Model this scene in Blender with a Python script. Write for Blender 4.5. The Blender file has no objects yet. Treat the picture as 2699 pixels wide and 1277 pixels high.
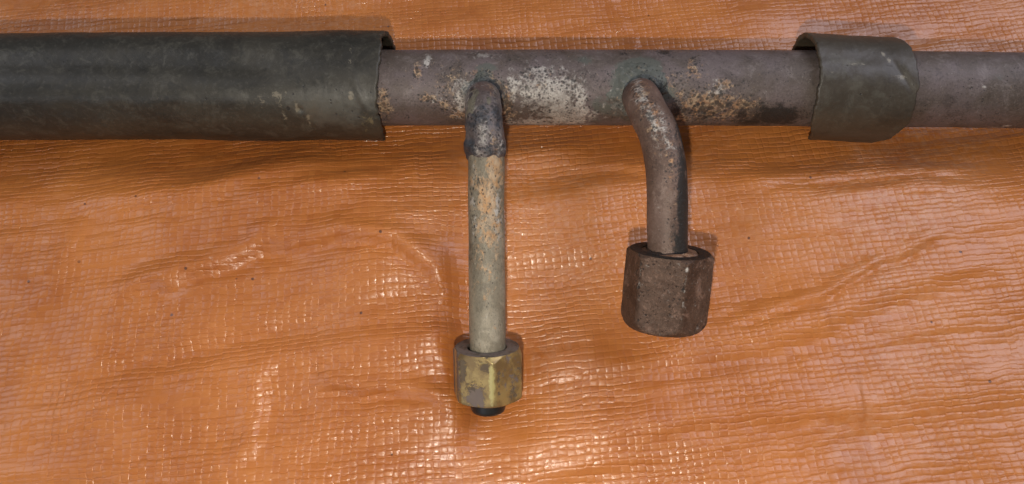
import bpy, math
import numpy as np
from mathutils import Vector, Matrix

# ------------------------------------------------------------------ camera, world, lamps
SC = bpy.context.scene
MM = 0.001
TH = math.radians(22)
CAM = Vector((0, -153, 260.3)) * MM
cd = bpy.data.cameras.new('camera'); cam = bpy.data.objects.new('camera', cd)
SC.collection.objects.link(cam); SC.camera = cam
cd.sensor_fit = 'HORIZONTAL'; cd.sensor_width = 36.0
cd.lens = 18.0 / 0.601
cd.clip_start = 0.01; cd.clip_end = 20
cam.location = CAM; cam.rotation_euler = (TH, 0, 0)

w = bpy.data.worlds.new('World'); SC.world = w; w.use_nodes = True
bg = w.node_tree.nodes['Background']
bg.inputs['Color'].default_value = (0.86, 0.90, 1.0, 1)
bg.inputs['Strength'].default_value = 0.13

def lamp(name, kind, loc, energy, color, size=None, size_y=None, target=None):
    l = bpy.data.lights.new(name, kind); l.energy = energy; l.color = color
    if kind == 'AREA':
        l.shape = 'RECTANGLE'; l.size = size; l.size_y = size_y
    else:
        l.shadow_soft_size = size
    o = bpy.data.objects.new(name, l); SC.collection.objects.link(o); o.location = loc
    if target is not None:
        o.rotation_euler = (Vector(target) - Vector(loc)).to_track_quat('-Z', 'Y').to_euler()
    return o

camup = Vector((0, math.cos(TH), math.sin(TH)))
lamp('phone_flash', 'POINT', CAM - camup * 0.040 + Vector((-0.006, 0, 0)), 1.88, (1.0, 0.92, 0.80), 0.003)
lamp('window_light', 'AREA', (1.15, 0.62, 1.50), 22, (0.84, 0.85, 1.0), 1.1, 1.7, (0.05, -0.03, 0))
lamp('window_light', 'AREA', (-1.35, 0.30, 1.45), 6.5, (0.86, 0.88, 1.0), 0.9, 0.9, (-0.05, -0.03, 0))
lamp('window_light', 'AREA', (-1.15, -1.45, 0.95), 4.0, (0.80, 0.85, 1.0), 1.0, 0.5, (-0.08, 0, 0.02))

SC.view_settings.view_transform = 'Standard'
SC.view_settings.look = 'None'
SC.view_settings.exposure = 0.0
SC.view_settings.gamma = 1.0

# ------------------------------------------------------------------ numpy noise
def _h(ix, iy, iz, s):
    n = (ix.astype(np.int64) * 374761393 + iy.astype(np.int64) * 668265263 + iz.astype(np.int64) * 2147483647 // 7 * 3 + s * 974711) & 0xffffffff
    n = ((n ^ (n >> 13)) * 1274126177) & 0xffffffff
    n = ((n ^ (n >> 16)) * 2246822519) & 0xffffffff
    return ((n ^ (n >> 15)) & 0xffffff) / float(0xffffff) * 2 - 1

def noise3(x, y, z, s=0):
    x, y, z = np.broadcast_arrays(np.asarray(x, float), np.asarray(y, float), np.asarray(z, float))
    ix, iy, iz = np.floor(x), np.floor(y), np.floor(z)
    fx, fy, fz = x - ix, y - iy, z - iz
    fx = fx * fx * (3 - 2 * fx); fy = fy * fy * (3 - 2 * fy); fz = fz * fz * (3 - 2 * fz)
    r = 0
    for a in (0, 1):
        for b in (0, 1):
            for c in (0, 1):
                wgt = (fx if a else 1 - fx) * (fy if b else 1 - fy) * (fz if c else 1 - fz)
                r = r + wgt * _h(ix + a, iy + b, iz + c, s)
    return r

def noise2(x, y, s=0):
    ix, iy = np.floor(x), np.floor(y)
    fx, fy = x - ix, y - iy
    fx = fx * fx * fx * (fx * (fx * 6 - 15) + 10); fy = fy * fy * fy * (fy * (fy * 6 - 15) + 10)
    z = np.zeros_like(ix)
    return ((_h(ix, iy, z, s) * (1 - fx) + _h(ix + 1, iy, z, s) * fx) * (1 - fy)
            + (_h(ix, iy + 1, z, s) * (1 - fx) + _h(ix + 1, iy + 1, z, s) * fx) * fy)

def fbm2(x, y, s=0, o=3):
    r, a = 0, 1.0
    for k in range(o):
        r = r + a * noise2(x * 2 ** k, y * 2 ** k, s + k); a *= 0.5
    return r

def sstep(a, b, x):
    t = np.clip((x - a) / (b - a), 0, 1); return t * t * (3 - 2 * t)

# ------------------------------------------------------------------ mesh helpers
def grid_object(name, co, nu, nv, mat, parent=None, wrap_u=False, wear=None, smooth=True, flip=False):
    """co: (nu*nv, 3) in mm, index = i*nv + j"""
    me = bpy.data.meshes.new(name)
    iu = np.arange(nu if wrap_u else nu - 1); jv = np.arange(nv - 1)
    I, J = np.meshgrid(iu, jv, indexing='ij'); I = I.ravel(); J = J.ravel(); I2 = (I + 1) % nu
    q = np.stack([I * nv + J, I2 * nv + J, I2 * nv + J + 1, I * nv + J + 1], 1)
    if flip: q = q[:, ::-1]
    nf = len(q)
    me.vertices.add(len(co)); me.vertices.foreach_set('co', (np.asarray(co) * MM).astype(np.float32).ravel())
    me.loops.add(nf * 4); me.loops.foreach_set('vertex_index', q.astype(np.int32).ravel())
    me.polygons.add(nf)
    me.polygons.foreach_set('loop_start', np.arange(0, nf * 4, 4, dtype=np.int32))
    me.polygons.foreach_set('use_smooth', np.full(nf, smooth))
    if wear is not None:
        at = me.attributes.new('wear', 'FLOAT_COLOR', 'POINT')
        at.data.foreach_set('color', np.asarray(wear, np.float32).ravel())
    me.update(calc_edges=True); me.validate()
    me.materials.append(mat)
    o = bpy.data.objects.new(name, me); SC.collection.objects.link(o)
    if parent: o.parent = parent
    return o

def thing(name, label, cat):
    o = bpy.data.objects.new(name, None); SC.collection.objects.link(o)
    o['label'] = label; o['category'] = cat; o.empty_display_size = 0.02
    return o

def spline(pts, n):
    P = np.array(pts, float)
    P = np.vstack([2 * P[0] - P[1], P, 2 * P[-1] - P[-2]])
    out = []
    m = len(P) - 3
    for k in range(n):
        t = k / (n - 1) * m; i = min(int(t), m - 1); t -= i
        a, b, c, d = P[i:i + 4]
        out.append(0.5 * (2 * b + (c - a) * t + (2 * a - 5 * b + 4 * c - d) * t * t + (3 * b - a - 3 * c + d) * t ** 3))
    out = np.array(out)
    # resample evenly
    L = np.r_[0, np.cumsum(np.linalg.norm(np.diff(out, axis=0), axis=1))]
    t = np.linspace(0, L[-1], n)
    return np.stack([np.interp(t, L, out[:, i]) for i in range(3)], 1), t

def frames(C):
    T = np.gradient(C, axis=0); T /= np.linalg.norm(T, axis=1)[:, None]
    X = np.array([1.0, 0, 0]); N = []
    for t in T:
        x = X - t * (X @ t); x /= np.linalg.norm(x); N.append(x)
    N = np.array(N); B = np.cross(T, N)
    return T, N, B

def tube(C, R, na):
    """R: (n, na) radii. angle 0 = +x side, +90 deg = B. returns co indexed [ring, angle], directions"""
    T, N, B = frames(C)
    a = np.arange(na) / na * 2 * np.pi
    d = N[:, None, :] * np.cos(a)[None, :, None] + B[:, None, :] * np.sin(a)[None, :, None]
    return C[:, None, :] + d * R[:, :, None], d, a

def lines_to_obj(name, co, mat, parent, wear=None):
    """co [ring, angle, 3]; wraps in angle"""
    n, na = co.shape[:2]
    c = co.transpose(1, 0, 2).reshape(-1, 3)
    wv = None if wear is None else wear.transpose(1, 0, 2).reshape(-1, 4)
    return grid_object(name, c, na, n, mat, parent, wrap_u=True, wear=wv)

# ------------------------------------------------------------------ material helpers
class NT:
    def __init__(s, name):
        s.m = bpy.data.materials.new(name); s.m.use_nodes = True
        s.t = s.m.node_tree; s.b = s.t.nodes['Principled BSDF']
        tc = s.t.nodes.new('ShaderNodeTexCoord'); s.obj = tc.outputs['Object']
    def n(s, kind, **kw):
        x = s.t.nodes.new(kind)
        for k, v in kw.items(): setattr(x, k, v)
        return x
    def put(s, sock, v):
        if isinstance(v, bpy.types.NodeSocket): s.t.links.new(v, sock)
        elif v is not None:
            if isinstance(v, (tuple, list)) and len(v) == 3 and sock.type == 'RGBA': v = (*v, 1)
            sock.default_value = v
    def noise(s, scale, detail=4, rough=0.6, vec=None, dist=0.0):
        x = s.n('ShaderNodeTexNoise'); x.inputs['Scale'].default_value = scale
        x.inputs['Detail'].default_value = detail; x.inputs['Roughness'].default_value = rough
        x.inputs['Distortion'].default_value = dist
        s.put(x.inputs['Vector'], vec or s.obj); return x.outputs['Fac']
    def voro(s, scale, feature='F1', rnd=1.0, vec=None):
        x = s.n('ShaderNodeTexVoronoi', feature=feature); x.inputs['Scale'].default_value = scale
        x.inputs['Randomness'].default_value = rnd
        s.put(x.inputs['Vector'], vec or s.obj); return x.outputs['Distance']
    def math(s, op, a, b=None, c=None, clamp=False):
        x = s.n('ShaderNodeMath', operation=op, use_clamp=clamp)
        s.put(x.inputs[0], a)
        if b is not None: s.put(x.inputs[1], b)
        if c is not None: s.put(x.inputs[2], c)
        return x.outputs[0]
    def step(s, v, a, b):
        x = s.n('ShaderNodeMapRange', interpolation_type='SMOOTHSTEP')
        s.put(x.inputs['Value'], v)
        x.inputs['From Min'].default_value = a; x.inputs['From Max'].default_value = b
        return x.outputs['Result']
    def mix(s, f, a, b, mode='MIX'):
        x = s.n('ShaderNodeMix', data_type='RGBA', blend_type=mode)
        s.put(x.inputs[0], f); s.put(x.inputs[6], a); s.put(x.inputs[7], b); return x.outputs[2]
    def bump(s, h, strength, dist, prev=None):
        x = s.n('ShaderNodeBump'); x.inputs['Strength'].default_value = strength
        x.inputs['Distance'].default_value = dist; s.put(x.inputs['Height'], h)
        if prev is not None: s.put(x.inputs['Normal'], prev)
        return x.outputs['Normal']
    def attr(s, name):
        x = s.n('ShaderNodeAttribute', attribute_name=name)
        sp = s.n('ShaderNodeSeparateColor'); s.t.links.new(x.outputs['Color'], sp.inputs[0])
        return sp.outputs[0], sp.outputs[1], sp.outputs[2], x.outputs['Alpha']
    def scaled(s, sx, sy, sz):
        x = s.n('ShaderNodeMapping'); s.put(x.inputs['Vector'], s.obj)
        x.inputs['Scale'].default_value = (sx, sy, sz); return x.outputs[0]
    def out(s, color, rough=0.6, metal=0.0, spec=0.5, normal=None):
        s.put(s.b.inputs['Base Color'], color); s.put(s.b.inputs['Roughness'], rough)
        s.put(s.b.inputs['Metallic'], metal); s.put(s.b.inputs['Specular IOR Level'], spec)
        if normal is not None: s.put(s.b.inputs['Normal'], normal)
        return s.m

def weathered_metal(name, dark, mid, light, white=(0.56, 0.53, 0.46), rust=(0.36, 0.205, 0.105), stretch=None,
                    soot_shade=(0.016, 0.015, 0.013), teal=(0.098, 0.104, 0.085), rough=0.55, spec=0.45, pit=0.5, speck=0.5, pitk=1.0):
    s = NT(name)
    if stretch: s.obj = s.scaled(*stretch)
    W, R, S, T = s.attr('wear')
    big = s.noise(70, 4, 0.6); fine = s.noise(1500, 4, 0.75); patch = s.noise(160, 7, 0.75, dist=0.5); mid_n = s.noise(330, 8, 0.8, dist=0.4)
    col = s.mix(s.step(big, 0.35, 0.65), dark, mid)
    col = s.mix(s.math('MULTIPLY', s.step(patch, 0.53, 0.66), 0.45), col, light)
    col = s.mix(s.math('MULTIPLY', s.step(patch, 0.47, 0.36), 0.45), col, tuple(c * 0.45 for c in dark))
    col = s.mix(s.math('MULTIPLY', s.step(fine, 0.54, 0.68), 0.35), col, light)
    col = s.mix(s.math('MULTIPLY', s.step(fine, 0.46, 0.34), 0.50), col, tuple(c * 0.4 for c in dark))
    # teal grey corrosion
    f = s.math('ADD', T, s.math('MULTIPLY', s.math('SUBTRACT', s.noise(180, 5, 0.65), 0.5), 1.0))
    col = s.mix(s.math('MULTIPLY', s.step(f, 0.38, 0.62), 0.85), col, teal)
    # orange rust
    f = s.math('ADD', R, s.math('MULTIPLY', s.math('SUBTRACT', s.noise(430, 8, 0.75, dist=0.5), 0.5), 2.7))
    rf = s.math('MULTIPLY', s.step(f, 0.32, 0.66), s.math('ADD', 0.55, s.math('MULTIPLY', s.step(s.noise(750, 4, 0.7), 0.4, 0.6), 0.45)))
    rcol = s.mix(s.step(s.noise(420, 4, 0.6), 0.38, 0.62), rust, (0.46, 0.325, 0.195))
    col = s.mix(s.math('MULTIPLY', rf, 0.9), col, rcol)
    # chalky white
    f = s.math('ADD', W, s.math('MULTIPLY', s.math('SUBTRACT', s.noise(520, 8, 0.75, dist=0.3), 0.5), 2.6))
    wf = s.math('MULTIPLY', s.step(f, 0.28, 0.72), s.math('ADD', 0.55, s.math('MULTIPLY', s.step(patch, 0.42, 0.58), 0.45)))
    col = s.mix(s.math('MULTIPLY', wf, 0.85), col, s.mix(s.step(fine, 0.35, 0.65), white, (0.42, 0.38, 0.34)))
    # sooty darks, with shade of the branch tubes painted in
    f = s.math('ADD', S, s.math('MULTIPLY', s.math('SUBTRACT', mid_n, 0.5), 2.0))
    sf = s.step(f, 0.34, 0.70)
    col = s.mix(s.math('MULTIPLY', sf, 0.92), col, soot_shade)
    # pits: small dark round specks, denser where rust/soot/white attributes are
    v = s.voro(620, rnd=1.0); v2 = s.voro(1150)
    dens = s.math('ADD', s.math('MULTIPLY', R, 0.33 * pitk), s.math('ADD', s.math('MULTIPLY', S, 0.14), s.math('MULTIPLY', W, 0.13)))
    sel = s.math('ADD', dens, s.math('MULTIPLY', s.math('SUBTRACT', s.noise(190, 4, 0.7), 0.46), 0.8 * speck))
    pf = s.math('SUBTRACT', 1.0, s.step(s.math('SUBTRACT', v, s.math('MULTIPLY', sel, 1.3)), 0.0, 0.12))
    pf2 = s.math('SUBTRACT', 1.0, s.step(s.math('SUBTRACT', v2, s.math('MULTIPLY', sel, 1.7)), 0.0, 0.14))
    pits = s.math('MAXIMUM', pf, s.math('MULTIPLY', pf2, 0.7))
    col = s.mix(s.math('MULTIPLY', pits, 0.8), col, (0.028, 0.025, 0.022))
    h = s.math('ADD', s.math('MULTIPLY', wf, 0.7), s.math('MULTIPLY', rf, 0.6))
    h = s.math('SUBTRACT', h, s.math('MULTIPLY', pits, 1.2))
    h = s.math('ADD', h, s.math('MULTIPLY', s.noise(700, 5, 0.7), 1.6))
    nrm = s.bump(h, pit, 0.00016)
    rg = s.math('ADD', rough, s.math('MULTIPLY', s.math('SUBTRACT', fine, 0.5), 0.35))
    return s.out(col, rg, 0.15, spec, nrm)

# ------------------------------------------------------------------ materials
def tarp_material():
    s = NT('orange_woven_plastic')
    a = s.n('ShaderNodeAttribute', attribute_name='cell'); rnd = a.outputs['Fac']
    n1 = s.noise(17, 5, 0.6, dist=0.4); n2 = s.noise(160, 5, 0.6)
    col = s.mix(s.step(n1, 0.3, 0.7), (0.375, 0.110, 0.020), (0.51, 0.172, 0.036))
    col = s.mix(rnd, col, s.mix(0.22, col, (0.62, 0.24, 0.055)))
    col = s.mix(s.math('MULTIPLY', s.step(n2, 0.55, 0.8), 0.25), col, (0.36, 0.10, 0.02))
    # rubbed, dusty places
    du = s.math('MULTIPLY', s.step(s.noise(11, 3, 0.5), 0.47, 0.68), s.step(s.noise(420, 6, 0.75), 0.40, 0.66))
    col = s.mix(s.math('MULTIPLY', du, 0.32), col, (0.60, 0.36, 0.22))
    scf = s.step(s.noise(95, 8, 0.8, dist=1.2), 0.665, 0.70)
    col = s.mix(s.math('MULTIPLY', scf, 0.5), col, (0.66, 0.47, 0.35))
    sp = s.math('SUBTRACT', 1.0, s.step(s.voro(95), 0.035, 0.06))
    col = s.mix(s.math('MULTIPLY', sp, s.step(s.noise(40, 2), 0.47, 0.52)), col, (0.12, 0.04, 0.015))
    st = s.n('ShaderNodeMapping'); s.put(st.inputs['Vector'], s.obj)
    st.inputs['Rotation'].default_value = (0, 0, math.radians(-5)); st.inputs['Scale'].default_value = (0.35, 1.0, 1.0)
    h = s.math('ADD', s.noise(1100, 3, 0.6, vec=st.outputs[0], dist=0.8), s.math('MULTIPLY', s.noise(330, 3, 0.6), 1.4))
    nrm = s.bump(h, 0.38, 0.00026)
    rg = s.math('ADD', 0.22, s.math('MULTIPLY', s.noise(230, 4, 0.6), 0.30))
    m = s.out(col, rg, 0.0, 0.55, nrm)
    s.b.inputs['Coat Weight'].default_value = 0.26; s.b.inputs['Coat Roughness'].default_value = 0.15
    s.put(s.b.inputs['Coat Normal'], nrm)
    return m
M_TARP = tarp_material()
M_PIPE = weathered_metal('weathered_steel', (0.098, 0.074, 0.058), (0.142, 0.110, 0.104), (0.24, 0.20, 0.18), speck=0.62)
M_LEFT = weathered_metal('limed_olive_steel', (0.175, 0.148, 0.100), (0.262, 0.226, 0.158), (0.42, 0.37, 0.275), rust=(0.46, 0.245, 0.095), speck=0.16, pitk=0.25, stretch=(1.15, 0.75, 0.95), teal=(0.15, 0.135, 0.098))
M_RIGHT = weathered_metal('brown_steel', (0.110, 0.066, 0.046), (0.160, 0.102, 0.076), (0.30, 0.22, 0.175), rust=(0.42, 0.21, 0.09), speck=0.45)
M_BRAZE = weathered_metal('scorched_braze', (0.050, 0.053, 0.056), (0.095, 0.098, 0.098), (0.20, 0.19, 0.18), speck=0.4, rough=0.45)
M_BEAD = weathered_metal('green_grey_braze', (0.085, 0.085, 0.072), (0.14, 0.135, 0.115), (0.22, 0.205, 0.17), speck=0.5)
M_RUSTNUT = weathered_metal('rusted_nut_steel', (0.060, 0.034, 0.022), (0.100, 0.060, 0.040), (0.32, 0.20, 0.145), rough=0.52, spec=0.22, pit=1.0, speck=0.75)

def brass_material():
    s = NT('tarnished_brass')
    W, R, S, T = s.attr('wear')
    a = s.noise(150, 5, 0.65, dist=0.5); b = s.noise(620, 4, 0.65); c = s.noise(480, 6, 0.72, dist=0.4)
    col = s.mix(s.step(a, 0.40, 0.60), (0.21, 0.140, 0.058), (0.37, 0.265, 0.100))
    f = s.math('ADD', T, s.math('MULTIPLY', s.math('SUBTRACT', s.noise(330, 8, 0.75, dist=0.4), 0.5), 2.0))
    tf = s.step(f, 0.40, 0.50)
    col = s.mix(s.math('MULTIPLY', tf, 0.92), col, (0.130, 0.102, 0.090))
    f = s.math('ADD', S, s.math('MULTIPLY', s.math('SUBTRACT', c, 0.5), 2.0))
    sf = s.step(f, 0.36, 0.46)
    col = s.mix(s.math('MULTIPLY', sf, 0.85), col, (0.075, 0.055, 0.036))
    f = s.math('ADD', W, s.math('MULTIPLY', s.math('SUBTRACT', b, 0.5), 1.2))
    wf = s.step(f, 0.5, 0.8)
    col = s.mix(s.math('MULTIPLY', wf, 0.85), col, (0.50, 0.43, 0.17))  # bright brass tone, used for the painted edge highlight
    h = s.math('ADD', s.math('MULTIPLY', s.math('ADD', tf, sf), -0.6), s.math('MULTIPLY', b, 1.2))
    met = s.math('MULTIPLY', s.math('SUBTRACT', 1.0, s.math('MAXIMUM', tf, sf)), 0.45)
    rg = s.math('ADD', 0.36, s.math('MULTIPLY', s.math('MAXIMUM', tf, sf), 0.25))
    return s.out(col, rg, met, 0.5, s.bump(h, 0.6, 0.00015))
M_BRASS = brass_material()

def rubber_material(name, c0, c1, stain=(0.22, 0.19, 0.13)):
    s = NT(name)
    W, R, S, T = s.attr('wear')
    st = s.scaled(0.5, 1, 1)
    a = s.noise(45, 5, 0.6, vec=st); b = s.noise(800, 4, 0.7); c = s.noise(420, 8, 0.75, dist=0.6)
    col = s.mix(s.step(a, 0.35, 0.68), c0, c1)
    col = s.mix(s.math('MULTIPLY', s.step(b, 0.52, 0.75), 0.30), col, (0.125, 0.115, 0.092))
    col = s.mix(s.math('MULTIPLY', s.step(s.noise(170, 8, 0.78, dist=0.8), 0.50, 0.64), 0.42), col, (0.095, 0.088, 0.066))
    col = s.mix(s.math('MULTIPLY', s.step(s.noise(75, 7, 0.7, dist=0.8), 0.53, 0.60), 0.45), col, tuple(c * 0.6 for c in c0))
    f = s.math('ADD', T, s.math('MULTIPLY', s.math('SUBTRACT', s.noise(120, 5, 0.65), 0.5), 1.0))
    col = s.mix(s.math('MULTIPLY', s.step(f, 0.35, 0.8), 0.75), col, (0.112, 0.104, 0.080))
    f = s.math('ADD', R, s.math('MULTIPLY', s.math('SUBTRACT', c, 0.5), 1.6))
    col = s.mix(s.math('MULTIPLY', s.step(f, 0.50, 0.75), 0.55), col, (0.20, 0.165, 0.085))
    f = s.math('ADD', W, s.math('MULTIPLY', s.math('SUBTRACT', c, 0.5), 2.2))
    col = s.mix(s.math('MULTIPLY', s.step(f, 0.36, 0.62), 0.7), col, stain)
    v = s.voro(330); sel = s.math('ADD', s.math('MULTIPLY', T, 0.09), s.math('MULTIPLY', s.math('SUBTRACT', s.noise(130, 3), 0.5), 0.30))
    pf = s.math('SUBTRACT', 1.0, s.step(s.math('SUBTRACT', v, sel), 0.0, 0.09))
    pf = s.math('MAXIMUM', pf, s.step(s.math('ADD', S, s.math('MULTIPLY', s.math('SUBTRACT', c, 0.5), 0.8)), 0.45, 0.6))
    col = s.mix(s.math('MULTIPLY', pf, 0.8), col, (0.012, 0.012, 0.010))
    h = s.math('SUBTRACT', s.math('ADD', s.math('MULTIPLY', b, 0.8), s.math('MULTIPLY', c, 1.0)), pf)
    rg = s.math('ADD', 0.36, s.math('MULTIPLY', a, 0.22))
    return s.out(col, rg, 0.0, 0.5, s.bump(h, 0.5, 0.00016))
M_SLEEVE = rubber_material('black_olive_rubber', (0.022, 0.020, 0.014), (0.046, 0.040, 0.027))
M_COLLAR = rubber_material('brown_olive_rubber', (0.044, 0.034, 0.022), (0.070, 0.056, 0.038), (0.26, 0.23, 0.17))
def plain(name, col, rough, spec=0.5):
    s = NT(name); n = s.noise(500, 4, 0.6)
    return s.out(s.mix(s.step(n, 0.45, 0.8), col, tuple(c * 1.8 + 0.004 for c in col)), rough, 0, spec, s.bump(n, 0.25, 0.0002))
M_BLACK = plain('black_rubber', (0.012, 0.011, 0.010), 0.4)
M_FLAKE = weathered_metal('flaking_rust', (0.20, 0.10, 0.055), (0.33, 0.19, 0.115), (0.50, 0.36, 0.25), rough=0.4, pit=0.9)

# ------------------------------------------------------------------ tarp (heights in mm)
def seg_dist(x, y, P):
    """signed distance across and parameter along polyline P"""
    best = np.full(x.shape, 1e9); sg = np.zeros(x.shape); tt = np.zeros(x.shape)
    P = np.array(P, float); n = len(P) - 1
    for k in range(n):
        a, b = P[k], P[k + 1]; d = b - a; L = np.hypot(*d)
        t = np.clip(((x - a[0]) * d[0] + (y - a[1]) * d[1]) / L ** 2, 0, 1)
        dx, dy = x - a[0] - t * d[0], y - a[1] - t * d[1]
        r = np.hypot(dx, dy); s = np.sign(d[0] * dy - d[1] * dx) * r
        m = r < best
        best[m] = r[m]; sg[m] = s[m]; tt[m] = ((k + t) / n)[m]
    return best, sg, tt

def g(x, y, cx, cy, sx, sy, rot=0.0):
    c, s = math.cos(rot), math.sin(rot)
    X, Y = (x - cx) * c + (y - cy) * s, -(x - cx) * s + (y - cy) * c
    return np.exp(-0.5 * ((X / sx) ** 2 + (Y / sy) ** 2))

CREASES = [  # polyline, width, height, sharp-side (+ rises on left side of travel)
    ([(-135, -70), (-110, -64), (-80, -52.5), (-55, -50), (-38, -52), (-28, -60), (-21, -76)], 3.2, 1.5),
    ([(-62, -97), (-40, -98), (-19, -101)], 2.2, 1.0),
    ([(66, -78), (80, -74.5), (97, -68.5), (120, -57), (147, -45)], 1.8, 0.7),
    ([(40, -92), (75, -86), (120, -70), (165, -56)], 4.5, 0.7),
    ([(-140, -92), (-100, -84), (-60, -72)], 4.0, 0.7),
    ([(-150, -40), (-110, -36), (-70, -24), (-40, -19)], 5.0, 1.0),
    ([(20, -115), (60, -108), (120, -104)], 4.0, 0.6),
    ([(70, -30), (110, -26), (160, -24)], 3.0, 0.8),
    ([(-18, -22), (20, -20), (60, -22)], 4.0, 0.7),
]
CROSS = [  # steep fold lines running up the picture
    ([(-78, -48), (-76, -85), (-77, -130)], 3.0, 1.3),
    ([(-30, 10), (-31.5, -8), (-30.5, -34)], 1.6, 0.8),
    ([(-20, -62), (-17, -85), (-10, -110)], 5.0, 1.6),
    ([(98, -68), (104, -95), (108, -125)], 2.5, 0.7),
    ([(38, 60), (46, 30), (50, 8)], 2.0, 0.6),
    ([(-140, -40), (-148, -80), (-150, -120)], 4.0, 0.8),
]
def tarp_macro(x, y):
    h = np.zeros(x.shape)
    h += 3.2 * g(x, y, -40, -72, 19, 26, 0.15)                    # hump beside the brass nut
    yc = np.clip(-(y + 38) / 55, 0, 1.3)
    fl = 13 - 8 * np.clip(yc, 0, 1)                                       # flank: broad at the top, tight by the nut
    xr = (x - (-31 + 15 * np.sqrt(yc + 0.02) + 1.5 * noise2(y / 13, x / 40, 91))) / fl
    h += (2.9 + 2.8 * yc) * sstep(1.0, -1.0, xr) * np.exp(-np.maximum(0, -xr * fl) / 26) * sstep(-124, -98, y) * sstep(-26, -58, y)
    bank = 4.0 + 3.4 * g(x, y, -48, -25, 36, 60) + 1.2 * g(x, y, 118, -25, 40, 60) - 1.3 * g(x, y, 35, -25, 22, 60) + 0.9 * noise2(x / 22, y / 40, 92)
    yb = y - (2.0 * noise2(x / 26, 0 * y, 93) + 0.035 * (x + 50) * (x < -50))
    h += bank * sstep(-15, -31, yb) * np.where(yb < -31, np.exp(-((yb + 31) / 34) ** 2), 1)
    h += 2.2 * sstep(14, 30, y) * (0.7 + 0.5 * noise2(x / 40, 0 * y, 94))
    h -= 3.6 * g(x, y, -8, -92, 12, 20)                          # hollow under the brass nut
    h += 2.5 * g(x, y, 30, -100, 30, 22)
    h -= 1.5 * g(x, y, 40, -62, 25, 20)
    h += 3.0 * g(x, y, 110, -85, 45, 22, 0.35)
    h += 2.0 * g(x, y, -115, -55, 35, 18, 0.3)
    h += 1.6 * g(x, y, -110, -100, 30, 18, 0.3)
    h -= 2.6 * g(x, y, 0, -4, 400, 9)                             # trough the pipe lies in
    h += 0.8 * fbm2(x / 38, y / 26, 11, 3)
    fade = np.exp(-(np.maximum(0, np.abs(x) - 260) / 200) ** 2)
    for P, wd, a in CREASES:
        a = a * 1.55
        d, s, t = seg_dist(x + 2.0 * noise2(x / 17, y / 17, 31), y + 1.2 * noise2(x / 9, y / 14, 32), P)
        env = sstep(0, 0.18, t) * sstep(1, 0.82, t)
        z = s / wd
        h += a * env * (np.exp(-0.5 * (z - 0.9) ** 2) - 0.7 * np.exp(-0.5 * ((z + 0.5) / 0.55) ** 2))
    for P, wd, a in CROSS:
        d, s, t = seg_dist(x + 3.0 * noise2(x / 13, y / 11, 41) + 1.2 * noise2(x / 4, y / 5, 42), y, P)
        env = sstep(0, 0.15, t) * sstep(1, 0.85, t)
        z = s / wd
        h += 0.7 * a * (0.65 + 0.6 * noise2(x / 20, y / 12, 43)) * env * (np.exp(-0.5 * (z + 0.8) ** 2) - 0.5 * np.exp(-0.5 * ((z - 0.7) / 0.7) ** 2))
    # fine wrinkling running roughly across the picture, rising to the right
    c, sn = math.cos(0.16), math.sin(0.16)
    X, Y = x * c + y * sn, -x * sn + y * c
    amp = 0.5 + 0.5 * noise2(x / 40, y / 30, 77)
    h += 0.30 * amp * noise2(X / 26, Y / 4.2, 51) + 0.16 * noise2(X / 14, Y / 2.4, 52)
    h += 0.22 * (1 - np.abs(noise2(X / 30, Y / 6.5, 53))) ** 3
    h += 1.1 * noise2(X / 60, Y / 13, 54) + 0.55 * noise2(X / 38, Y / 7.5, 55)
    return h

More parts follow.
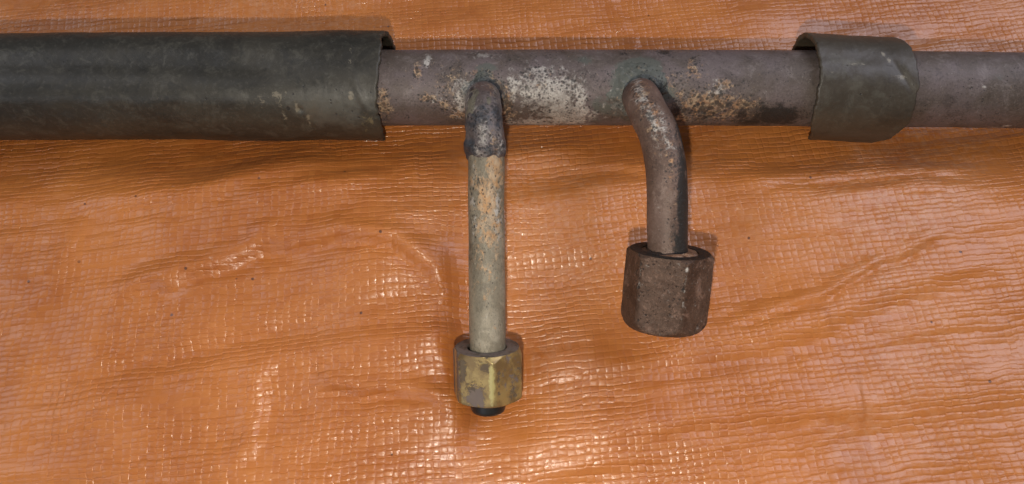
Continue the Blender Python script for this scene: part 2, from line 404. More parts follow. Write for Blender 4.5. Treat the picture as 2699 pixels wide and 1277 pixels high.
PITCH = 2.15
ROT = math.radians(4.5)
def build_tarp():
    K = 7
    nx_in, ny_in = 180, 110                       # tape counts of the woven part in view
    # tape borders with uneven widths
    def axis(ncell, seed, outer):
        wdt = PITCH * (1 + 0.16 * _h(np.arange(ncell), np.zeros(ncell), np.zeros(ncell), seed))
        e = np.r_[0, np.cumsum(wdt)]; e -= e[-1] / 2
        fr = np.array([0, .06, .14, .36, .64, .86, .94])
        p = (e[:-1, None] + wdt[:, None] * fr[None]).ravel()
        ci = np.repeat(np.arange(ncell), K); lf = np.tile(fr, ncell)
        p = np.r_[p, e[-1]]; ci = np.r_[ci, ncell - 1]; lf = np.r_[lf, 0.999]
        ext = outer
        lo = e[0] - ext[::-1]; hi = e[-1] + ext
        n = len(ext)
        return (np.r_[lo, p, hi], np.r_[np.full(n, 0), ci, np.full(n, ncell - 1)],
                np.r_[np.full(n, 0.5), lf, np.full(n, 0.5)], np.r_[np.zeros(n), np.ones(len(p)), np.zeros(n)])
    outer = np.cumsum(np.linspace(1.5, 26, 40))
    sx, cx, fx, inx = axis(nx_in, 5, outer); sy, cy, fy, iny = axis(ny_in, 6, outer)
    S, T = np.meshgrid(sx, sy, indexing='ij')
    CX, CY = np.meshgrid(cx, cy, indexing='ij'); FX, FY = np.meshgrid(fx, fy, indexing='ij')
    IN = np.outer(inx, iny)
    # waviness of the tapes
    S2 = S + 0.40 * noise2(S / 6.5, T / 9, 21) + 1.5 * noise2(S / 55, T / 50, 22) + 0.16 * noise2(S / 2.3, T / 3.0, 25)
    T2 = T + 0.50 * noise2(S / 9, T / 6.0, 23) + 1.8 * noise2(S / 50, T / 55, 24) + 0.16 * noise2(S / 3.2, T / 2.1, 26)
    zz = np.zeros_like(CX)
    # tape edges sit a little high or low from one crossing to the next
    T2 = T2 + PITCH * 0.13 * (_h(CX, CY, zz, 27) * (1 - FY) + _h(CX, CY + 1, zz, 27) * FY) * IN
    S2 = S2 + PITCH * 0.07 * (_h(CX, CY, zz, 28) * (1 - FX) + _h(CX + 1, CY, zz, 28) * FX) * IN
    S2 = S2 * 1.08; T2 = T2 * 0.88
    c, s = math.cos(ROT), math.sin(ROT)
    # weave turns a little more on the right-hand side of the picture
    X = S2 * c - T2 * s; Y = S2 * s + T2 * c - 38
    X = X - 0.00045 * np.clip(X, -200, 200) * (Y + 38)
    Y = Y + 0.00022 * np.clip(X, -200, 200) * np.abs(np.clip(X, -200, 200)) * 0.5
    H = tarp_macro(X, Y)
    # woven relief
    over = ((CX + CY) % 2).astype(float)
    ex = np.minimum(FX, 1 - FX); ey = np.minimum(FY, 1 - FY)
    z0 = np.zeros_like(CX)
    r1, r2, r3 = _h(CX, CY, z0, 61), _h(CX, CY, z0, 62), _h(CX, CY, z0, 63)
    archx = np.sin(np.pi * FX); archy = np.sin(np.pi * FY)
    arch = np.where(over > 0, archx * (0.5 + 0.5 * sstep(0, 0.14, ey)), archy * (0.5 + 0.5 * sstep(0, 0.14, ex)))
    groove = sstep(0, 0.135, ey) * (1 - (0.25 + 0.35 * np.abs(r2)) * (1 - sstep(0, 0.135, ex)))
    amp = 0.85 + 0.5 * noise2(X / 15, Y / 11, 64) + 0.25 * noise2(X / 4, Y / 2.5, 65)
    rel = 0.128 * groove + 0.024 * arch + 0.05 * (r1 * (FX - .5) + 1.2 * r2 * (FY - .5)) + 0.025 * r3
    # occasional raised tape edges and little puckers
    rel += 0.12 * np.maximum(0, noise2(X / 5, Y / 1.6, 66)) * (1 - sstep(0, 0.25, np.abs(FY - 0.08)))
    H = H + IN * amp * rel * 1.25
    H += 0.05 * noise2(X / 1.8, Y / 1.4, 67) * IN * np.maximum(0, noise2(X / 14, Y / 12, 68) + 0.1)
    co = np.stack([X, Y, H], -1).reshape(-1, 3)
    o = grid_object('tarp', co, len(sx), len(sy), M_TARP)
    at = o.data.attributes.new('cell', 'FLOAT', 'POINT')
    cellv = (0.5 + 0.5 * r3) * IN
    at.data.foreach_set('value', cellv.astype(np.float32).ravel())
    o['label'] = 'orange woven plastic tarp, glossy and wrinkled, spread out under the pipe'
    o['category'] = 'tarp'
    return o
build_tarp()

# ------------------------------------------------------------------ wear painting, plus some painted shade and highlight
def paint(X, S, blobs):
    """blobs: (channel, x, s, rx, rs, strength); soft ellipses on a surface with coordinates X (along), S (across), mm"""
    wv = np.zeros(X.shape + (4,))
    for ch, x, s, rx, rs, k in blobs:
        d = ((X - x) / rx) ** 2 + ((S - s) / rs) ** 2
        wv[..., ch] = np.maximum(wv[..., ch], k * np.exp(-d * 0.9))
    return np.clip(wv, 0, 1)

WHITE, RUST, SOOT_SHADE, TEAL = 0, 1, 2, 3

# ------------------------------------------------------------------ the pipe
PIPE_Z = 18.0; PIPE_R = 12.35
root = thing('branched_pipe', 'long weathered steel pipe with two bent branch tubes ending in hex nuts', 'pipe')

def front_coords(a):
    """angle a in the (y,z) plane -> signed mm across the face turned to the viewer (up the picture positive)"""
    phi = a - math.radians(90 + 32.2)           # 0 faces the camera
    return -PIPE_R * np.sin(phi), np.cos(phi)

def px(u, v):  # position on the pipe as read along it / across it
    return (u - 1288) * 0.1262, (222 - v) * 0.1262
def B(ch, u, v, ru, rv, k):
    x, s = px(u, v); return (ch, x, s, ru * 0.1262, rv * 0.1262, k)
PIPE_WEAR_SHADE = [
    B(WHITE, 1390, 235, 80, 60, .80), B(WHITE, 1430, 285, 75, 28, .92), B(WHITE, 1350, 312, 110, 9, .90), B(WHITE, 1360, 190, 50, 30, .62),
    B(WHITE, 1440, 298, 55, 24, 1.0), B(WHITE, 1370, 309, 95, 12, 1.0), B(WHITE, 1330, 225, 40, 45, .72), B(WHITE, 1460, 245, 22, 40, .8),
    B(TEAL, 1490, 300, 60, 30, .5), B(SOOT_SHADE, 1600, 300, 70, 16, .42), B(SOOT_SHADE, 1790, 285, 70, 26, .46), B(SOOT_SHADE, 1480, 200, 60, 26, .26), B(SOOT_SHADE, 1130, 200, 70, 40, .22), B(SOOT_SHADE, 1330, 145, 120, 12, .30),
    B(RUST, 1130, 215, 50, 60, .34), B(WHITE, 1150, 270, 40, 40, .40), B(RUST, 1360, 200, 60, 30, .30), B(RUST, 1700, 215, 40, 40, .34), B(WHITE, 1200, 300, 60, 14, .30), B(RUST, 1830, 285, 70, 26, .55),
    B(WHITE, 1160, 245, 18, 42, .95), B(WHITE, 1292, 225, 14, 45, .72), B(WHITE, 1076, 155, 9, 16, .85),
    B(WHITE, 1220, 140, 40, 10, .55), B(WHITE, 1100, 255, 20, 12, .5), B(WHITE, 1800, 225, 30, 20, .55), B(WHITE, 1560, 215, 20, 20, .45),
    B(RUST, 1050, 185, 12, 22, .75), B(RUST, 1072, 248, 20, 12, .85), B(RUST, 962, 265, 18, 40, .80), B(RUST, 1110, 262, 25, 14, .6),
    B(RUST, 1150, 285, 30, 20, .6), B(RUST, 1275, 265, 16, 50, .75), B(RUST, 1790, 262, 80, 38, .78), B(RUST, 1870, 262, 45, 16, .82),
    B(RUST, 1745, 180, 22, 30, .62), B(RUST, 1820, 215, 30, 18, .70), B(RUST, 1210, 185, 30, 12, .55), B(RUST, 1720, 300, 40, 14, .6),
    B(SOOT_SHADE, 1965, 290, 75, 32, .95), B(SOOT_SHADE, 1900, 308, 60, 14, .7), B(SOOT_SHADE, 1262, 250, 10, 42, .85), B(SOOT_SHADE, 1555, 285, 30, 30, .45),  # narrow strip right of the left branch: its cast shadow, painted
    B(SOOT_SHADE, 1700, 285, 22, 40, .6), B(SOOT_SHADE, 1680, 135, 25, 10, .7), B(SOOT_SHADE, 1575, 135, 18, 10, .6), B(SOOT_SHADE, 1745, 150, 14, 8, .5),  # first patch paints the right branch's cast shadow on the pipe
    B(SOOT_SHADE, 1022, 292, 8, 8, .6), B(SOOT_SHADE, 1110, 278, 22, 10, .45), B(SOOT_SHADE, 1880, 290, 40, 20, .55), B(SOOT_SHADE, 1220, 200, 22, 8, .5),
    B(TEAL, 1610, 168, 62, 30, .95), B(TEAL, 1570, 230, 45, 70, .75), B(TEAL, 1225, 172, 40, 18, .75), B(TEAL, 1530, 270, 70, 40, .6),
    B(TEAL, 1690, 235, 35, 40, .6), B(TEAL, 1480, 150, 80, 20, .5), B(TEAL, 1800, 290, 100, 30, .45), B(TEAL, 1260, 225, 20, 40, .5),
    B(SOOT_SHADE, 2200, 300, 500, 40, .32), B(TEAL, 2480, 190, 70, 30, .42), B(WHITE, 2470, 215, 8, 8, .55),
    B(WHITE, 2545, 321, 26, 3.2, .95), B(WHITE, 2572, 314, 14, 3.5, .9),
]
def build_pipe():
    xs = np.linspace(-230, 230, 420); na = 140
    C = np.stack([xs, -4.5e-5 * (xs - 12) ** 2, np.full_like(xs, PIPE_Z)], 1)      # very slightly bowed
    a = np.arange(na) / na * 2 * np.pi
    R = PIPE_R + 0.07 * noise3(xs[:, None] / 7, 2 * np.cos(a)[None], 2 * np.sin(a)[None], 3)
    d = np.stack([np.zeros(na), np.cos(a), np.sin(a)], 1)
    co = C[:, None, :] + d[None] * R[..., None]
    S, f = front_coords(a)
    back = np.where(f < 0, 40.0, 0)
    wv = paint(np.broadcast_to(xs[:, None], R.shape), np.broadcast_to((S + back)[None], R.shape), PIPE_WEAR_SHADE)
    c = co.transpose(1, 0, 2).reshape(-1, 3)
    return grid_object('main_tube', c, na, len(xs), M_PIPE, root, wrap_u=True, wear=wv.transpose(1, 0, 2).reshape(-1, 4))
build_pipe()

# --- branch tubes
LEFT = [(-9.4, -2.9, 18.0), (-9.1, -8.9, 26.0), (-8.9, -14.3, 34.0), (-8.7, -19.0, 39.2), (-8.4, -23.9, 41.4), (-7.9, -29.6, 40.3), (-7.5, -36.5, 37.4),
        (-7.6, -47.6, 33.5), (-7.4, -58.8, 29.8), (-7.3, -69.7, 25.8), (-7.2, -80.4, 21.4), (-7.1, -87.8, 18.0), (-7.0, -95.7, 14.0), (-6.9, -101.5, 10.8)]
RIGHT = [(42.5, -2.3, 18.0), (40.9, -8.9, 27.0), (39.6, -14.4, 35.0), (39.2, -20.2, 41.2), (40.1, -26.4, 44.6), (42.1, -32.9, 45.5), (43.6, -41.3, 44.0), (44.1, -49.8, 41.0),
         (44.2, -56.9, 37.5), (44.5, -64.9, 33.0), (44.4, -71.3, 29.0)]

def build_branch(pts, rad, mat, blobs, label, seed, bulge=None):
    C, L = spline(pts, 260); na = 56
    a = np.arange(na) / na * 2 * np.pi
    R = np.full((len(C), na), rad) + 0.10 * noise3(L[:, None] / 5, 1.5 * np.cos(a)[None], 1.5 * np.sin(a)[None], seed)
    co, d, a = tube(C, R, na)
    # across coordinate: x offset;  along: distance from start
    view = np.array([0, 0.22, -0.975])
    facing = -(d @ view)
    X = np.broadcast_to(L[:, None], R.shape); S = d[..., 0] * rad + np.where(facing < -0.25, 40, 0)
    wv = paint(X, S, blobs)
    o = lines_to_obj('branch_tube', co, mat, root, wv)
    o['label'] = label
    return o, C, L

LB = [(WHITE, 20, -4.2, 8, 1.6, .75), (WHITE, 14, 2, 5, 1.5, .5), (SOOT_SHADE, 24, -2, 7, 5, .55), (TEAL, 22, 0, 16, 9, .9), (SOOT_SHADE, 30, 0, 8, 6, .5),
      (RUST, 49, 2.4, 7, 2.4, 1.0), (RUST, 58, 0.3, 7, 3.6, .80), (RUST, 53, -2.5, 5, 2.5, .55), (RUST, 67, 2.2, 8, 2.6, .62), (RUST, 66, -2.0, 6, 2.0, .5),
      (SOOT_SHADE, 53, -1.5, 2.5, 2, .55), (SOOT_SHADE, 72, 2.5, 14, 1.2, .28), (SOOT_SHADE, 66, -4.2, 20, 1.2, .45), (SOOT_SHADE, 70, 1, 16, 5, .14),
      (WHITE, 62, 3.5, 10, 1.4, .5), (WHITE, 60, -3.4, 14, 1.0, .45), (RUST, 75, 0, 16, 5, .36), (TEAL, 92, 1, 9, 4, .25)]
RBL = [(WHITE, 19, -2.0, 9, 2.0, .72), (WHITE, 31, -2.4, 11, 1.6, .66), (RUST, 33, -1.6, 14, 2.4, .55), (WHITE, 42, -2.2, 8, 1.3, .6), (RUST, 24, -2.0, 8, 2.0, .5), (WHITE, 46, 0.5, 7, 1.6, .5),
       (WHITE, 12, 1, 5, 4, .45), (SOOT_SHADE, 68, 4.0, 22, 2.4, 1.0), (SOOT_SHADE, 80, 2.8, 12, 3.4, .95), (SOOT_SHADE, 40, 5.2, 26, 1.2, .8), (RUST, 52, 0.5, 12, 2, .38),  # dark right flank: soot together with the tube's shading, painted in
       (TEAL, 82, -2, 7, 4, .6), (SOOT_SHADE, 12, 4.5, 8, 1.6, .6)]
tl, CL, LL = build_branch(LEFT, 5.3, M_LEFT, LB, 'longer straight olive branch tube with a scorched brazed joint', 71)
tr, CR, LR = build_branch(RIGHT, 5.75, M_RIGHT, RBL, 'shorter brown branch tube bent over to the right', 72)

def sub_tube(name, C, R, na, mat, parent, wear=None):
    co, d, a = tube(C, R, na)
    if wear is not None: wear = np.broadcast_to(np.array(wear, float), co.shape[:2] + (4,)).copy()
    return lines_to_obj(name, co, mat, parent, wear)

# scorched thicker neck and brazed joint on the left tube
def neck():
    i0 = np.searchsorted(LL, 10); i1 = np.searchsorted(LL, 46.8)
    C = CL[i0:i1]; L = LL[i0:i1]; n = len(C); na = 72
    C, _ = spline(C[::3], 150); L = np.linspace(L[0], L[-1], 150)
    a = np.arange(na) / na * 2 * np.pi
    t = L[:, None] + 0.9 * noise3(0 * a[None], 2 * np.cos(a)[None], 2 * np.sin(a)[None], 5)
    R = 5.36 + 0.28 * sstep(33.4, 34.4, t) + 0.42 * np.exp(-((t - 42.2) / 2.0) ** 2) - 0.85 * sstep(44.4, 46.2, t)
    R = R + 0.34 * noise3(L[:, None] / 2.4, 3 * np.cos(a)[None], 3 * np.sin(a)[None], 6) * sstep(22, 34, t)
    # lump on the left flank
    R = R + 0.6 * np.exp(-((L[:, None] - 41.0) / 2.0) ** 2) * np.exp(-((np.mod(a[None] - np.pi + np.pi, 2 * np.pi) - np.pi) / 0.55) ** 2)
    co, d, a = tube(C, R, na)
    X = np.broadcast_to(L[:, None], R.shape); S = d[..., 0] * 5.5 + np.where(-(d @ np.array([0, .22, -.975])) < -.25, 40, 0)
    wv = paint(X, S, [(WHITE, 22, -4.6, 10, 1.5, .85), (WHITE, 26, -3.0, 9, 1.2, .50), (WHITE, 27, 3.8, 8, 1.0, .50), (RUST, 24, 2.4, 9, 2.2, .46), (WHITE, 22, 1.0, 6, 3.0, .30),
                      (WHITE, 39, -0.4, 4, 2.0, .68), (WHITE, 43, 3.8, 4, 1.2, .62), (WHITE, 44, -2.5, 3, 1.6, .58), (RUST, 42, 2.4, 3, 1.6, .5), (WHITE, 46, 1.5, 1.2, 4, .55),
                      (SOOT_SHADE, 35, -1, 4, 7, .62), (SOOT_SHADE, 34, 4, 6, 2, .7), (SOOT_SHADE, 43, -4.4, 4, 2.2, .85), (SOOT_SHADE, 44, 1, 3, 4, .55), (SOOT_SHADE, 28, -3.4, 8, 1.2, .72), (SOOT_SHADE, 44, 5, 4, 1.6, .6)])
    bl = sstep(14, 27, X)
    wv[..., TEAL] = 0
    o = lines_to_obj('braze_joint', co, M_NECK, tl, wv)
M_NECK = weathered_metal('scorched_tube', (0.105, 0.082, 0.074), (0.155, 0.128, 0.118), (0.24, 0.21, 0.19), soot_shade=(0.034, 0.039, 0.046), speck=0.45, rough=0.45, pit=0.9)
neck()

# weld fillets where the tubes leave the pipe
def weld(name, C, parent, r0, spread, seed, wearfn, stretch):
    """irregular fillet ring hugging the pipe around the tube foot"""
    na, nr = 96, 22
    foot = C
    a = np.arange(na) / na * 2 * np.pi
    tocam = np.array([0, -math.sin(math.radians(32)), math.cos(math.radians(32))]); up = np.array([0, tocam[2], -tocam[1]])
    co = np.zeros((na, nr, 3)); wv = np.zeros((na, nr, 4))
    for k in range(nr):
        f = k / (nr - 1)
        rr = r0 - 0.7 + (spread + 0.7) * f * (1 + 0.38 * noise3(1.8 * np.cos(a), 1.8 * np.sin(a), 0, seed) + 0.2 * noise3(5 * np.cos(a), 5 * np.sin(a), 0, seed + 5))
        rr = rr + spread * f * stretch * np.clip(np.sin(a), 0, 1) ** 1.5
        X = foot[0] + rr * np.cos(a); S = foot[1] + rr * np.sin(a)
        S = np.clip(S, -11.6, 11.6)
        lift = 2.6 * (1 - f) ** 2.2 + 0.35 * np.sin(np.pi * f) + 0.40 * noise3(X / 1.5, S / 1.5, 0, seed + 1) * (1 - 0.7 * f) + 0.18 * noise3(X / 0.6, S / 0.6, 0, seed + 2) - 0.25 * f
        lift = lift - 0.9 * math.exp(-(f / 0.14) ** 2)
        rad = PIPE_R + 0.05 + lift
        ph = np.arcsin(S / PIPE_R)
        co[:, k] = np.stack([X, 0 * X, 0 * X + PIPE_Z], 1) + rad[:, None] * (np.cos(ph)[:, None] * tocam + np.sin(ph)[:, None] * up)
        wv[:, k] = wearfn(np.cos(a), np.sin(a), f)
    return grid_object(name, co.reshape(-1, 3), na, nr, M_BEAD, parent, wrap_u=True, wear=wv.reshape(-1, 4), flip=True)
def wl(c, s, f):
    z = np.zeros_like(c)
    return np.stack([0.95 * np.clip(-c + 0.1, 0, 1) * (0.4 + 0.6 * f) + 0.0 * z, 0.75 * np.clip(c, 0, 1) * f + 0.3 * f, (0.85 * np.clip(c + 0.5 * s, 0, 1)) * (1 - 0.75 * f) + z, 0.5 + z], 1)
def wr(c, s, f):
    z = np.zeros_like(c)
    return np.stack([z + 0.15, z + 0.1, 0.7 * np.clip(c, 0, 1) * (1 - 0.3 * f), 0.55 * np.clip(s + 0.6, 0, 1) + 0.2], 1)
weld('weld_bead', (-8.9, -3.4), tl, 5.3, 2.4, 81, wl, 0.4)
weld('weld_bead', (40.2, -3.0), tr, 5.7, 3.6, 83, wr, 1.1)

# ------------------------------------------------------------------ hex nuts
def hex_nut(name, centre, axis, half_corner, length, bore, rot, mat, parent, label, cham_top, cham_bot, seed, wearfn, rough_amp, rnd=0.35):
    """axis points away from the pipe; built as rings from the bore over the near face, down the flats and round the far face"""
    ax = np.array(axis, float); ax /= np.linalg.norm(ax)
    ex = np.array([1.0, 0, 0]); ex -= ax * (ex @ ax); ex /= np.linalg.norm(ex); ez = np.cross(ax, ex)   # ez towards viewer
    na = 288
    a = np.arange(na) / na * 2 * np.pi
    ap = half_corner * math.cos(math.pi / 6)
    ah = np.mod(a - rot + math.pi / 6, math.pi / 3) - math.pi / 6 + 0 * a     # 0 at a corner... shifted below
    # flats centred between corners; corner at angle rot
    m = np.mod(a - rot, math.pi / 3) - math.pi / 6
    rhex = ap / np.cos(m)
    rhex = np.minimum(rhex, 0.975 * half_corner)      # worn corners
    L = length
    prof = []                                     # (s along axis from near face, radius limit or None)
    rings = []
    def ring(s, r): rings.append((s, r))
    rb = np.full(na, bore)
    ring(L * 0.75, rb); ring(0.8, rb); ring(0.25, rb); ring(0.06, rb + 0.12)
    rtop = ap * cham_top[0]
    for f in np.linspace(0.03, 1, 8): ring(0.02 + 0.02 * f, bore + 0.15 + (rtop - bore - 0.15) * f)
    # flank with chamfer cones at both ends: r <= rtop + s*slope
    for s in np.r_[np.linspace(0.05, 3.2, 22), np.linspace(3.5, L - 4.2, 22), np.linspace(L - 4, L - 0.05, 26)]:
        c1 = rtop + s * cham_top[1]
        c2 = ap * cham_bot[0] + cham_bot[2] * math.sqrt(max(0, 1 - ((cham_bot[1] - min(L - s, cham_bot[1])) / cham_bot[1]) ** 2))
        lim = min(c1, c2)
        e = rhex - lim
        r = np.minimum(rhex, lim) - rnd * np.exp(-np.abs(e) / 0.5) * 0.35
        ring(s, r)
    rl = rings[-1][1]
    for f in (0.97, 0.85, 0.65, 0.5): ring(L, rl * f)
    n = len(rings)
    co = np.zeros((n, na, 3)); A = np.zeros((n, na)); Sg = np.zeros((n, na))
    c0 = np.array(centre, float) - ax * L / 2
    for i, (s, r) in enumerate(rings):
        r = np.broadcast_to(np.asarray(r, float), (na,))
        d = ex[None] * np.cos(a)[:, None] + ez[None] * np.sin(a)[:, None]
        co[i] = c0 + ax * s + d * r[:, None]
        A[i] = np.mod(a - rot + np.pi, 2 * np.pi) - np.pi; Sg[i] = s
    nz = noise3(co[..., 0] / 0.9, co[..., 1] / 0.9, co[..., 2] / 0.9, seed) * 0.6 + noise3(co[..., 0] / 2.6, co[..., 1] / 2.6, co[..., 2] / 2.6, seed + 1)
    d = ex[None, None] * np.cos(a)[None, :, None] + ez[None, None] * np.sin(a)[None, :, None]
    co = co + d * (rough_amp * nz)[..., None] + ax * (rough_amp * 0.5 * nz)[..., None]
    top = np.zeros((n, na)); top[:12] = 1
    wv = wearfn(A, Sg, top, L)
    o = grid_object(name, co.transpose(1, 0, 2).reshape(-1, 3), na, n, mat, parent, wrap_u=True, wear=wv.transpose(1, 0, 2).reshape(-1, 4))
    o['label'] = label
    return o, c0, ax, ex, ez

def blobs3(A, S, items):
    wv = np.zeros(A.shape + (4,))
    for ch, a0, s0, ra, rs, k in items:
        d = ((A - math.radians(a0)) / math.radians(ra)) ** 2 + ((S - s0) / rs) ** 2
        wv[..., ch] = np.maximum(wv[..., ch], k * np.exp(-d * 0.9))
    return wv
def brass_wear_highlight(A, S, top, L):
    # angle 0 = the corner nearest the viewer (right of middle), positive to the left
    wv = blobs3(A, S, [(TEAL, 32, L * .80, 20, 4.0, .9), (TEAL, -35, L * .5, 28, 9, .42), (TEAL, 70, L * .5, 14, 12, .7), (SOOT_SHADE, 55, 4, 8, 4, .75), (SOOT_SHADE, 15, 3, 14, 2.5, .62),
                       (SOOT_SHADE, 40, 9, 14, 3, .48), (SOOT_SHADE, -8, 8, 4, 8, .5), (SOOT_SHADE, -40, 12, 14, 3.5, .5), (SOOT_SHADE, -55, 7, 10, 4, .4), (SOOT_SHADE, 25, 8.5, 10, 2, .5),
                       (WHITE, 4, L * .5, 6, L * .6, 1.0), (WHITE, 20, 1.6, 30, .5, .65), (WHITE, 58, 5, 4, 2.0, .6)])  # strip along the corner is an edge highlight put into the colour
    wv[..., TEAL] = np.where(top > 0, 0.95, wv[..., TEAL]); wv[..., SOOT_SHADE] = np.where(top > 0, 0.34, wv[..., SOOT_SHADE]); wv[..., WHITE] = np.where(top > 0, 0, wv[..., WHITE])
    back = np.abs(A) > math.radians(100); wv[back & (top == 0)] = (0, 0, .3, .7)
    return wv
def rust_wear(A, S, top, L):
    wv = blobs3(A, S, [(SOOT_SHADE, 70, 10, 16, 20, .25), (WHITE, 0, L * .1, 3, 1.0, .75), (WHITE, 0, L * .5, 1.5, 10, .42), (SOOT_SHADE, 2, 8, 2.5, 2.0, .7), (WHITE, 60, 5, 2.5, 5, .45)])
    wv[..., WHITE] = np.maximum(wv[..., WHITE], 0.08)
    wv[..., SOOT_SHADE] = np.where(top > 0, 1.0, wv[..., SOOT_SHADE])
    return wv
BR_C = (-7.2, -94.5, 14.4); BR_A = (0.012, -0.829, -0.559)
RU_C = (44.2, -74.0, 29.0); RU_A = (-0.06, -0.822, -0.566)
hex_nut('hex_nut', BR_C, BR_A, 10.8, 15.2, 5.75, math.radians(90 - 12.5), M_BRASS, tl, 'tarnished brass hex nut', (1.0, 0.75), (0.98, 1.4, 1.6), 91, brass_wear_highlight, 0.03, 0.2)
hex_nut('hex_nut', RU_C, RU_A, 12.8, 22.6, 8.0, math.radians(90 - 11.7), M_RUSTNUT, tr, 'dark rusty brown hex nut, the larger one', (1.02, 1.3), (0.86, 5.0, 3.2), 95, rust_wear, 0.10, 0.3)

# black rubber end plug showing below the brass nut
def plug():
    ax = np.array(BR_A) / np.linalg.norm(BR_A); c = np.array(BR_C) + ax * 6.2
    s = np.r_[np.linspace(0, 5.0, 6), 5.0 + 1.3 * np.sin(np.linspace(0.2, np.pi / 2, 8))]
    r = np.r_[np.full(6, 5.15), 3.85 + 1.3 * np.cos(np.linspace(0.2, np.pi / 2, 8))]
    s = np.r_[s, 6.3, 6.3]; r = np.r_[r, 2.0, 0.02]
    ex = np.array([1.0, 0, 0]); ez = np.cross(ex, ax); ez /= np.linalg.norm(ez); ex = np.cross(ax, ez)
    a = np.arange(64) / 64 * 2 * np.pi
    co = np.array([[c + ax * si + ri * (ex * np.cos(t) + ez * np.sin(t)) for si, ri in zip(s, r)] for t in a])
    grid_object('end_plug', co.reshape(-1, 3), 64, len(s), M_BLACK, tl, wrap_u=True, flip=True)
plug()

# flaking flare seen in the mouth of the rusty nut
def flake():
    ax = np.array(RU_A) / np.linalg.norm(RU_A); c = np.array(RU_C) - ax * 12.1
    ex = np.array([1.0, 0, 0]); ex -= ax * (ex @ ax); ex /= np.linalg.norm(ex); ez = np.cross(ax, ex)
    na, nr = 120, 14; a = np.arange(na) / na * 2 * np.pi
    co = np.zeros((na, nr, 3)); wv = np.zeros((na, nr, 4))
    for k in range(nr):
        f = k / (nr - 1); r = 4.5 + 3.9 * f
        rr = r + 0.25 * noise3(2 * np.cos(a), 2 * np.sin(a), f * 3, 7)
        dep = 1.1 - 0.9 * np.exp(-((np.mod(a - 0.9 + np.pi, 2 * np.pi) - np.pi) / 0.75) ** 2) * math.sin(math.pi * min(1, f * 1.15)) + 0.35 * noise3(3 * np.cos(a), 3 * np.sin(a), f * 4, 8)
        gap = np.exp(-((np.mod(a - 0.35 + np.pi, 2 * np.pi) - np.pi) / 0.13) ** 2) + np.exp(-((np.mod(a - 1.15 + np.pi, 2 * np.pi) - np.pi) / 0.06) ** 2) * (f > .4)
        dep = dep + 2.2 * gap
        co[:, k] = c + ax * dep[:, None] + rr[:, None] * (ex * np.cos(a)[:, None] + ez * np.sin(a)[:, None])
        wv[:, k, SOOT_SHADE] = 0.12 + 0.6 * (np.cos(a - 0.5) < 0.0)
    grid_object('flare_flake', co.reshape(-1, 3), na, nr, M_FLAKE, tr, wrap_u=True, wear=wv.reshape(-1, 4))
flake()

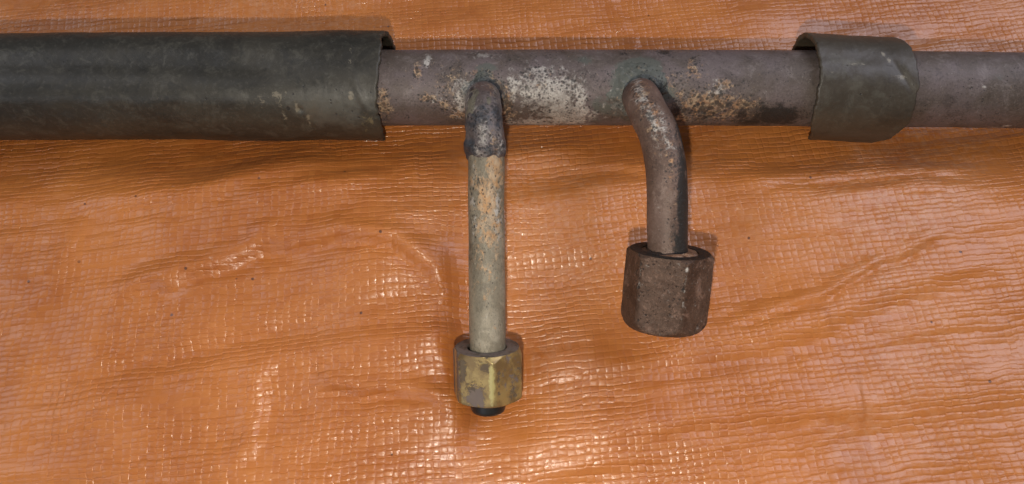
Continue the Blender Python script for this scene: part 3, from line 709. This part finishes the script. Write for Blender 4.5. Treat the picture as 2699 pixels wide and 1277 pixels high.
# ------------------------------------------------------------------ split rubber sleeves
def sleeve(name, label, xl, xr, mat, cy, cz, r_out, thick, tail, blobs, seed, bumpfn=None, edge_l=None, edge_r=None, nx=260, skew=0.0):
    """C-shaped split hose. Profile runs from the hidden back edge over the top to the front free edge."""
    a0, a1 = math.radians(-50), math.radians(200)       # angle in (y,z): 0 = up the picture, 90 = up, 180 = front
    na = 120
    a = np.linspace(a0, a1, na)
    pr = np.stack([np.cos(a), np.sin(a)], 1); nm = pr.copy(); pos = pr * r_out
    arc = r_out * (a - a0)
    t_end = np.array([-math.sin(a1), math.cos(a1)])     # tangent
    k = 18; tl_ = np.linspace(0, tail, k + 1)[1:]
    pos = np.vstack([pos, pos[-1] + tl_[:, None] * t_end]); nm = np.vstack([nm, np.repeat(nm[-1:], k, 0)])
    arc = np.r_[arc, arc[-1] + tl_]
    cam_dir = np.array([-0.53, 0.848]); upv = np.array([0.848, 0.53])
    S = pos @ upv + np.where(nm @ cam_dir < -0.2, 60, 0)
    xs0 = np.linspace(0, 1, nx)
    npf = len(pos)
    # closed loop: outer forward, edge, inner back
    out = np.zeros((nx, 2 * npf + 4, 3)); wv = np.zeros((nx, 2 * npf + 4, 4))
    el = edge_l(arc) if edge_l is not None else np.zeros(npf)
    er = edge_r(arc) if edge_r is not None else np.zeros(npf)
    for i, f in enumerate(xs0):
        x = (xl + el) * (1 - f) + (xr + er) * f
        x = x + (0.30 * noise3(arc / 2.2, 0, 0, seed) + 0.16 * noise3(arc / 0.7, 0, 0, seed + 7)) * abs(2 * f - 1) ** 8
        b = 0.13 * noise3(x / 5, arc / 5, 0, seed + 1) + 0.04 * noise3(x / 1.3, arc / 1.3, 0, seed + 4) + 0.35 * noise3(x / 28, arc / 14, 0, seed + 2)
        if bumpfn is not None: b = b + bumpfn(x, S, arc)
        edge = min(f * (xr - xl), (1 - f) * (xr - xl))
        rnd = 0.35 * max(0, 1 - edge / 0.5) ** 2
        po = pos + nm * (b - rnd)[:, None]; pi_ = pos + nm * (b - thick + rnd)[:, None]
        loop = np.vstack([po, (po[-1] * .75 + pi_[-1] * .25) + t_end * .25, (po[-1] * .25 + pi_[-1] * .75) + t_end * .25, pi_[::-1],
                          (pi_[0] * .75 + po[0] * .25), (pi_[0] * .25 + po[0] * .75)])
        xx = np.r_[x, x[-1], x[-1], x[::-1], x[0], x[0]]
        out[i] = np.stack([xx, cy + skew * (xx - (xl + xr) / 2) + loop[:, 0], cz + loop[:, 1]], 1)
        w_ = paint(x, S, blobs); wv[i, :npf] = w_
        wv[i, npf:npf + 2] = w_[-1]
    # end caps: add a ring that collapses outer onto inner
    m = 2 * npf + 4
    def cap(i):
        o = out[i].copy(); mid = (o[:npf] + o[npf + 2:2 * npf + 2][::-1]) / 2
        o[:npf] = mid; o[npf + 2:2 * npf + 2] = mid[::-1]; o[npf:npf + 2] = mid[-1]; o[2 * npf + 2:] = mid[0]
        return o
    out = np.concatenate([cap(0)[None], out, cap(nx - 1)[None]]); wv = np.concatenate([wv[:1], wv, wv[-1:]])
    n = nx + 2
    ob = grid_object(name, out.transpose(1, 0, 2).reshape(-1, 3), m, n, mat, None, wrap_u=True, wear=wv.transpose(1, 0, 2).reshape(-1, 4))
    ob['label'] = label; ob['category'] = 'sleeve'
    return ob

def SB(ch, u, v, ru, rv, k):       # on the sleeves: picture reading -> mm along and across
    return (ch, (u - 1288) * 0.1245, (212 - v) * 0.1245, ru * 0.1245, rv * 0.1245, k)
def left_bump(x, S, arc):
    b = 0.9 * sstep(-64, -44, x) * np.exp(-((S + 13) / 4.5) ** 2) * np.where(S < 30, 1, 0)      # flaring lip low on the end
    b = b - 0.7 * np.exp(-((x + 48) / 5) ** 2 - ((S - 9) / 5) ** 2)                                # dent near top of the end
    b = b + 0.5 * np.exp(-((x + 47 + 0.35 * (S + 4)) / 1.2) ** 2) * np.exp(-((S + 3) / 5) ** 2)    # short fold
    b = b - 0.8 * np.exp(-((x + 66.5) / 0.9) ** 2 - ((S + 7.5) / 0.8) ** 2)                          # small hole
    b = b - 0.45 * np.exp(-((x + 62.0 - 0.25 * (S + 8)) / 1.8) ** 2 - ((S + 10) / 4) ** 2)
    b = b + 0.5 * np.exp(-((x + 130) / 2.0) ** 2 - ((S + 12) / 1.6) ** 2) - 0.5 * np.exp(-((x + 130) / 1.1) ** 2 - ((S + 12) / 0.9) ** 2)
    b = b - 0.9 * np.clip((-60 - x) / 120, 0, 1) * sstep(0, 14, S) * (S < 30)
    b = b - (1.7 + 0.3 * np.sin(x / 19)) * np.exp(-((S - 6.5 - 0.8 * np.sin(x / 27)) / 5.0) ** 2) * sstep(-52, -84, x) * (S < 30)
    b = b + 0.5 * np.exp(-((S + 4.0) / 3.0) ** 2) * sstep(-60, -90, x)                            # flattened upper band
    return b
LSB = [SB(TEAL, 830, 265, 150, 75, .75), SB(TEAL, 560, 240, 200, 30, .5), SB(WHITE, 700, 240, 14, 26, .60), SB(WHITE, 722, 235, 5, 20, .62), SB(WHITE, 712, 285, 7, 18, .62),
       SB(WHITE, 745, 265, 5, 22, .60), SB(WHITE, 770, 300, 5, 26, .60), SB(WHITE, 885, 240, 8, 20, .6), SB(WHITE, 660, 250, 24, 20, .42), SB(RUST, 920, 300, 30, 40, .62),
       SB(RUST, 790, 320, 60, 25, .42), SB(SOOT_SHADE, 724, 268, 7, 7, .9), SB(SOOT_SHADE, 905, 120, 36, 34, .42), SB(SOOT_SHADE, 805, 330, 6, 7, .6), SB(SOOT_SHADE, 900, 290, 9, 6, .6), SB(SOOT_SHADE, 720, 300, 5, 4, .5),
       SB(WHITE, 880, 150, 6, 50, .35), SB(TEAL, 905, 180, 60, 60, .5), SB(WHITE, 280, 315, 14, 8, .42), SB(TEAL, 200, 250, 300, 22, .35)]
def l_edge_r(arc):
    L = arc[-1]
    return 0.35 * np.sin(arc / 5.5) * sstep(20, 40, arc) + (-1.6) * sstep(L - 16, L, arc) - 0.7 * np.exp(-((arc - L + 24) / 7) ** 2) + 1.8 * sstep(32, 14, arc) + 0.25 * noise3(arc / 1.2, 0, 0, 9)
sleeve('rubber_sleeve', 'long black split rubber sleeve around the left end of the pipe', -215, -41.5, M_SLEEVE, 0.7, 18.2, 17.5, 1.9, 5.0, LSB, 101, left_bump, None, l_edge_r, 420)
def c_bump(x, S, arc):
    b = -0.6 * np.exp(-((x - 121 + 0.6 * (S - 6)) / 1.6) ** 2 - ((S - 4) / 5) ** 2)
    b = b - 0.35 * np.exp(-((S - 9) / 2.0) ** 2) * sstep(123, 112, x)
    return b + 0.35 * np.exp(-((x - 109) / 5) ** 2 - ((S - 3) / 4) ** 2)
CSB = [SB(TEAL, 2170, 200, 70, 60, .6), SB(TEAL, 2140, 150, 70, 15, .7), SB(WHITE, 2225, 125, 6, 6, .7), SB(WHITE, 2238, 142, 6, 10, .7), SB(WHITE, 2260, 180, 22, 10, .6), SB(WHITE, 2140, 155, 40, 6, .5), SB(SOOT_SHADE, 2130, 160, 6, 5, .6),
       SB(SOOT_SHADE, 2240, 155, 22, 6, .55), SB(WHITE, 2090, 178, 10, 6, .5), SB(RUST, 2260, 325, 20, 30, .4), SB(WHITE, 2048, 255, 2.5, 10, .9), SB(WHITE, 2044, 290, 2, 10, .6), SB(RUST, 2160, 350, 80, 6, .5)]
def c_edge_l(arc):
    L = arc[-1]
    return 0.35 * np.sin(arc / 7.0 + 2) + 4.0 * sstep(L - 22, L, arc) + 0.10 * np.sin(arc / 1.7)
def c_edge_r(arc):
    L = arc[-1]
    return 0.25 * np.sin(arc / 7 + 1) - 4.6 * np.clip((arc - L + 17) / 17, 0, 1) - 1.6 * sstep(36, 20, arc)
sleeve('rubber_collar', 'short brown-black rubber collar cut from hose, clipped round the right part of the pipe', 96.0, 126.5, M_COLLAR, 0.3, 17.6, 17.0, 1.7, 6.6, CSB, 111, c_bump, c_edge_l, c_edge_r, 120, -0.055)
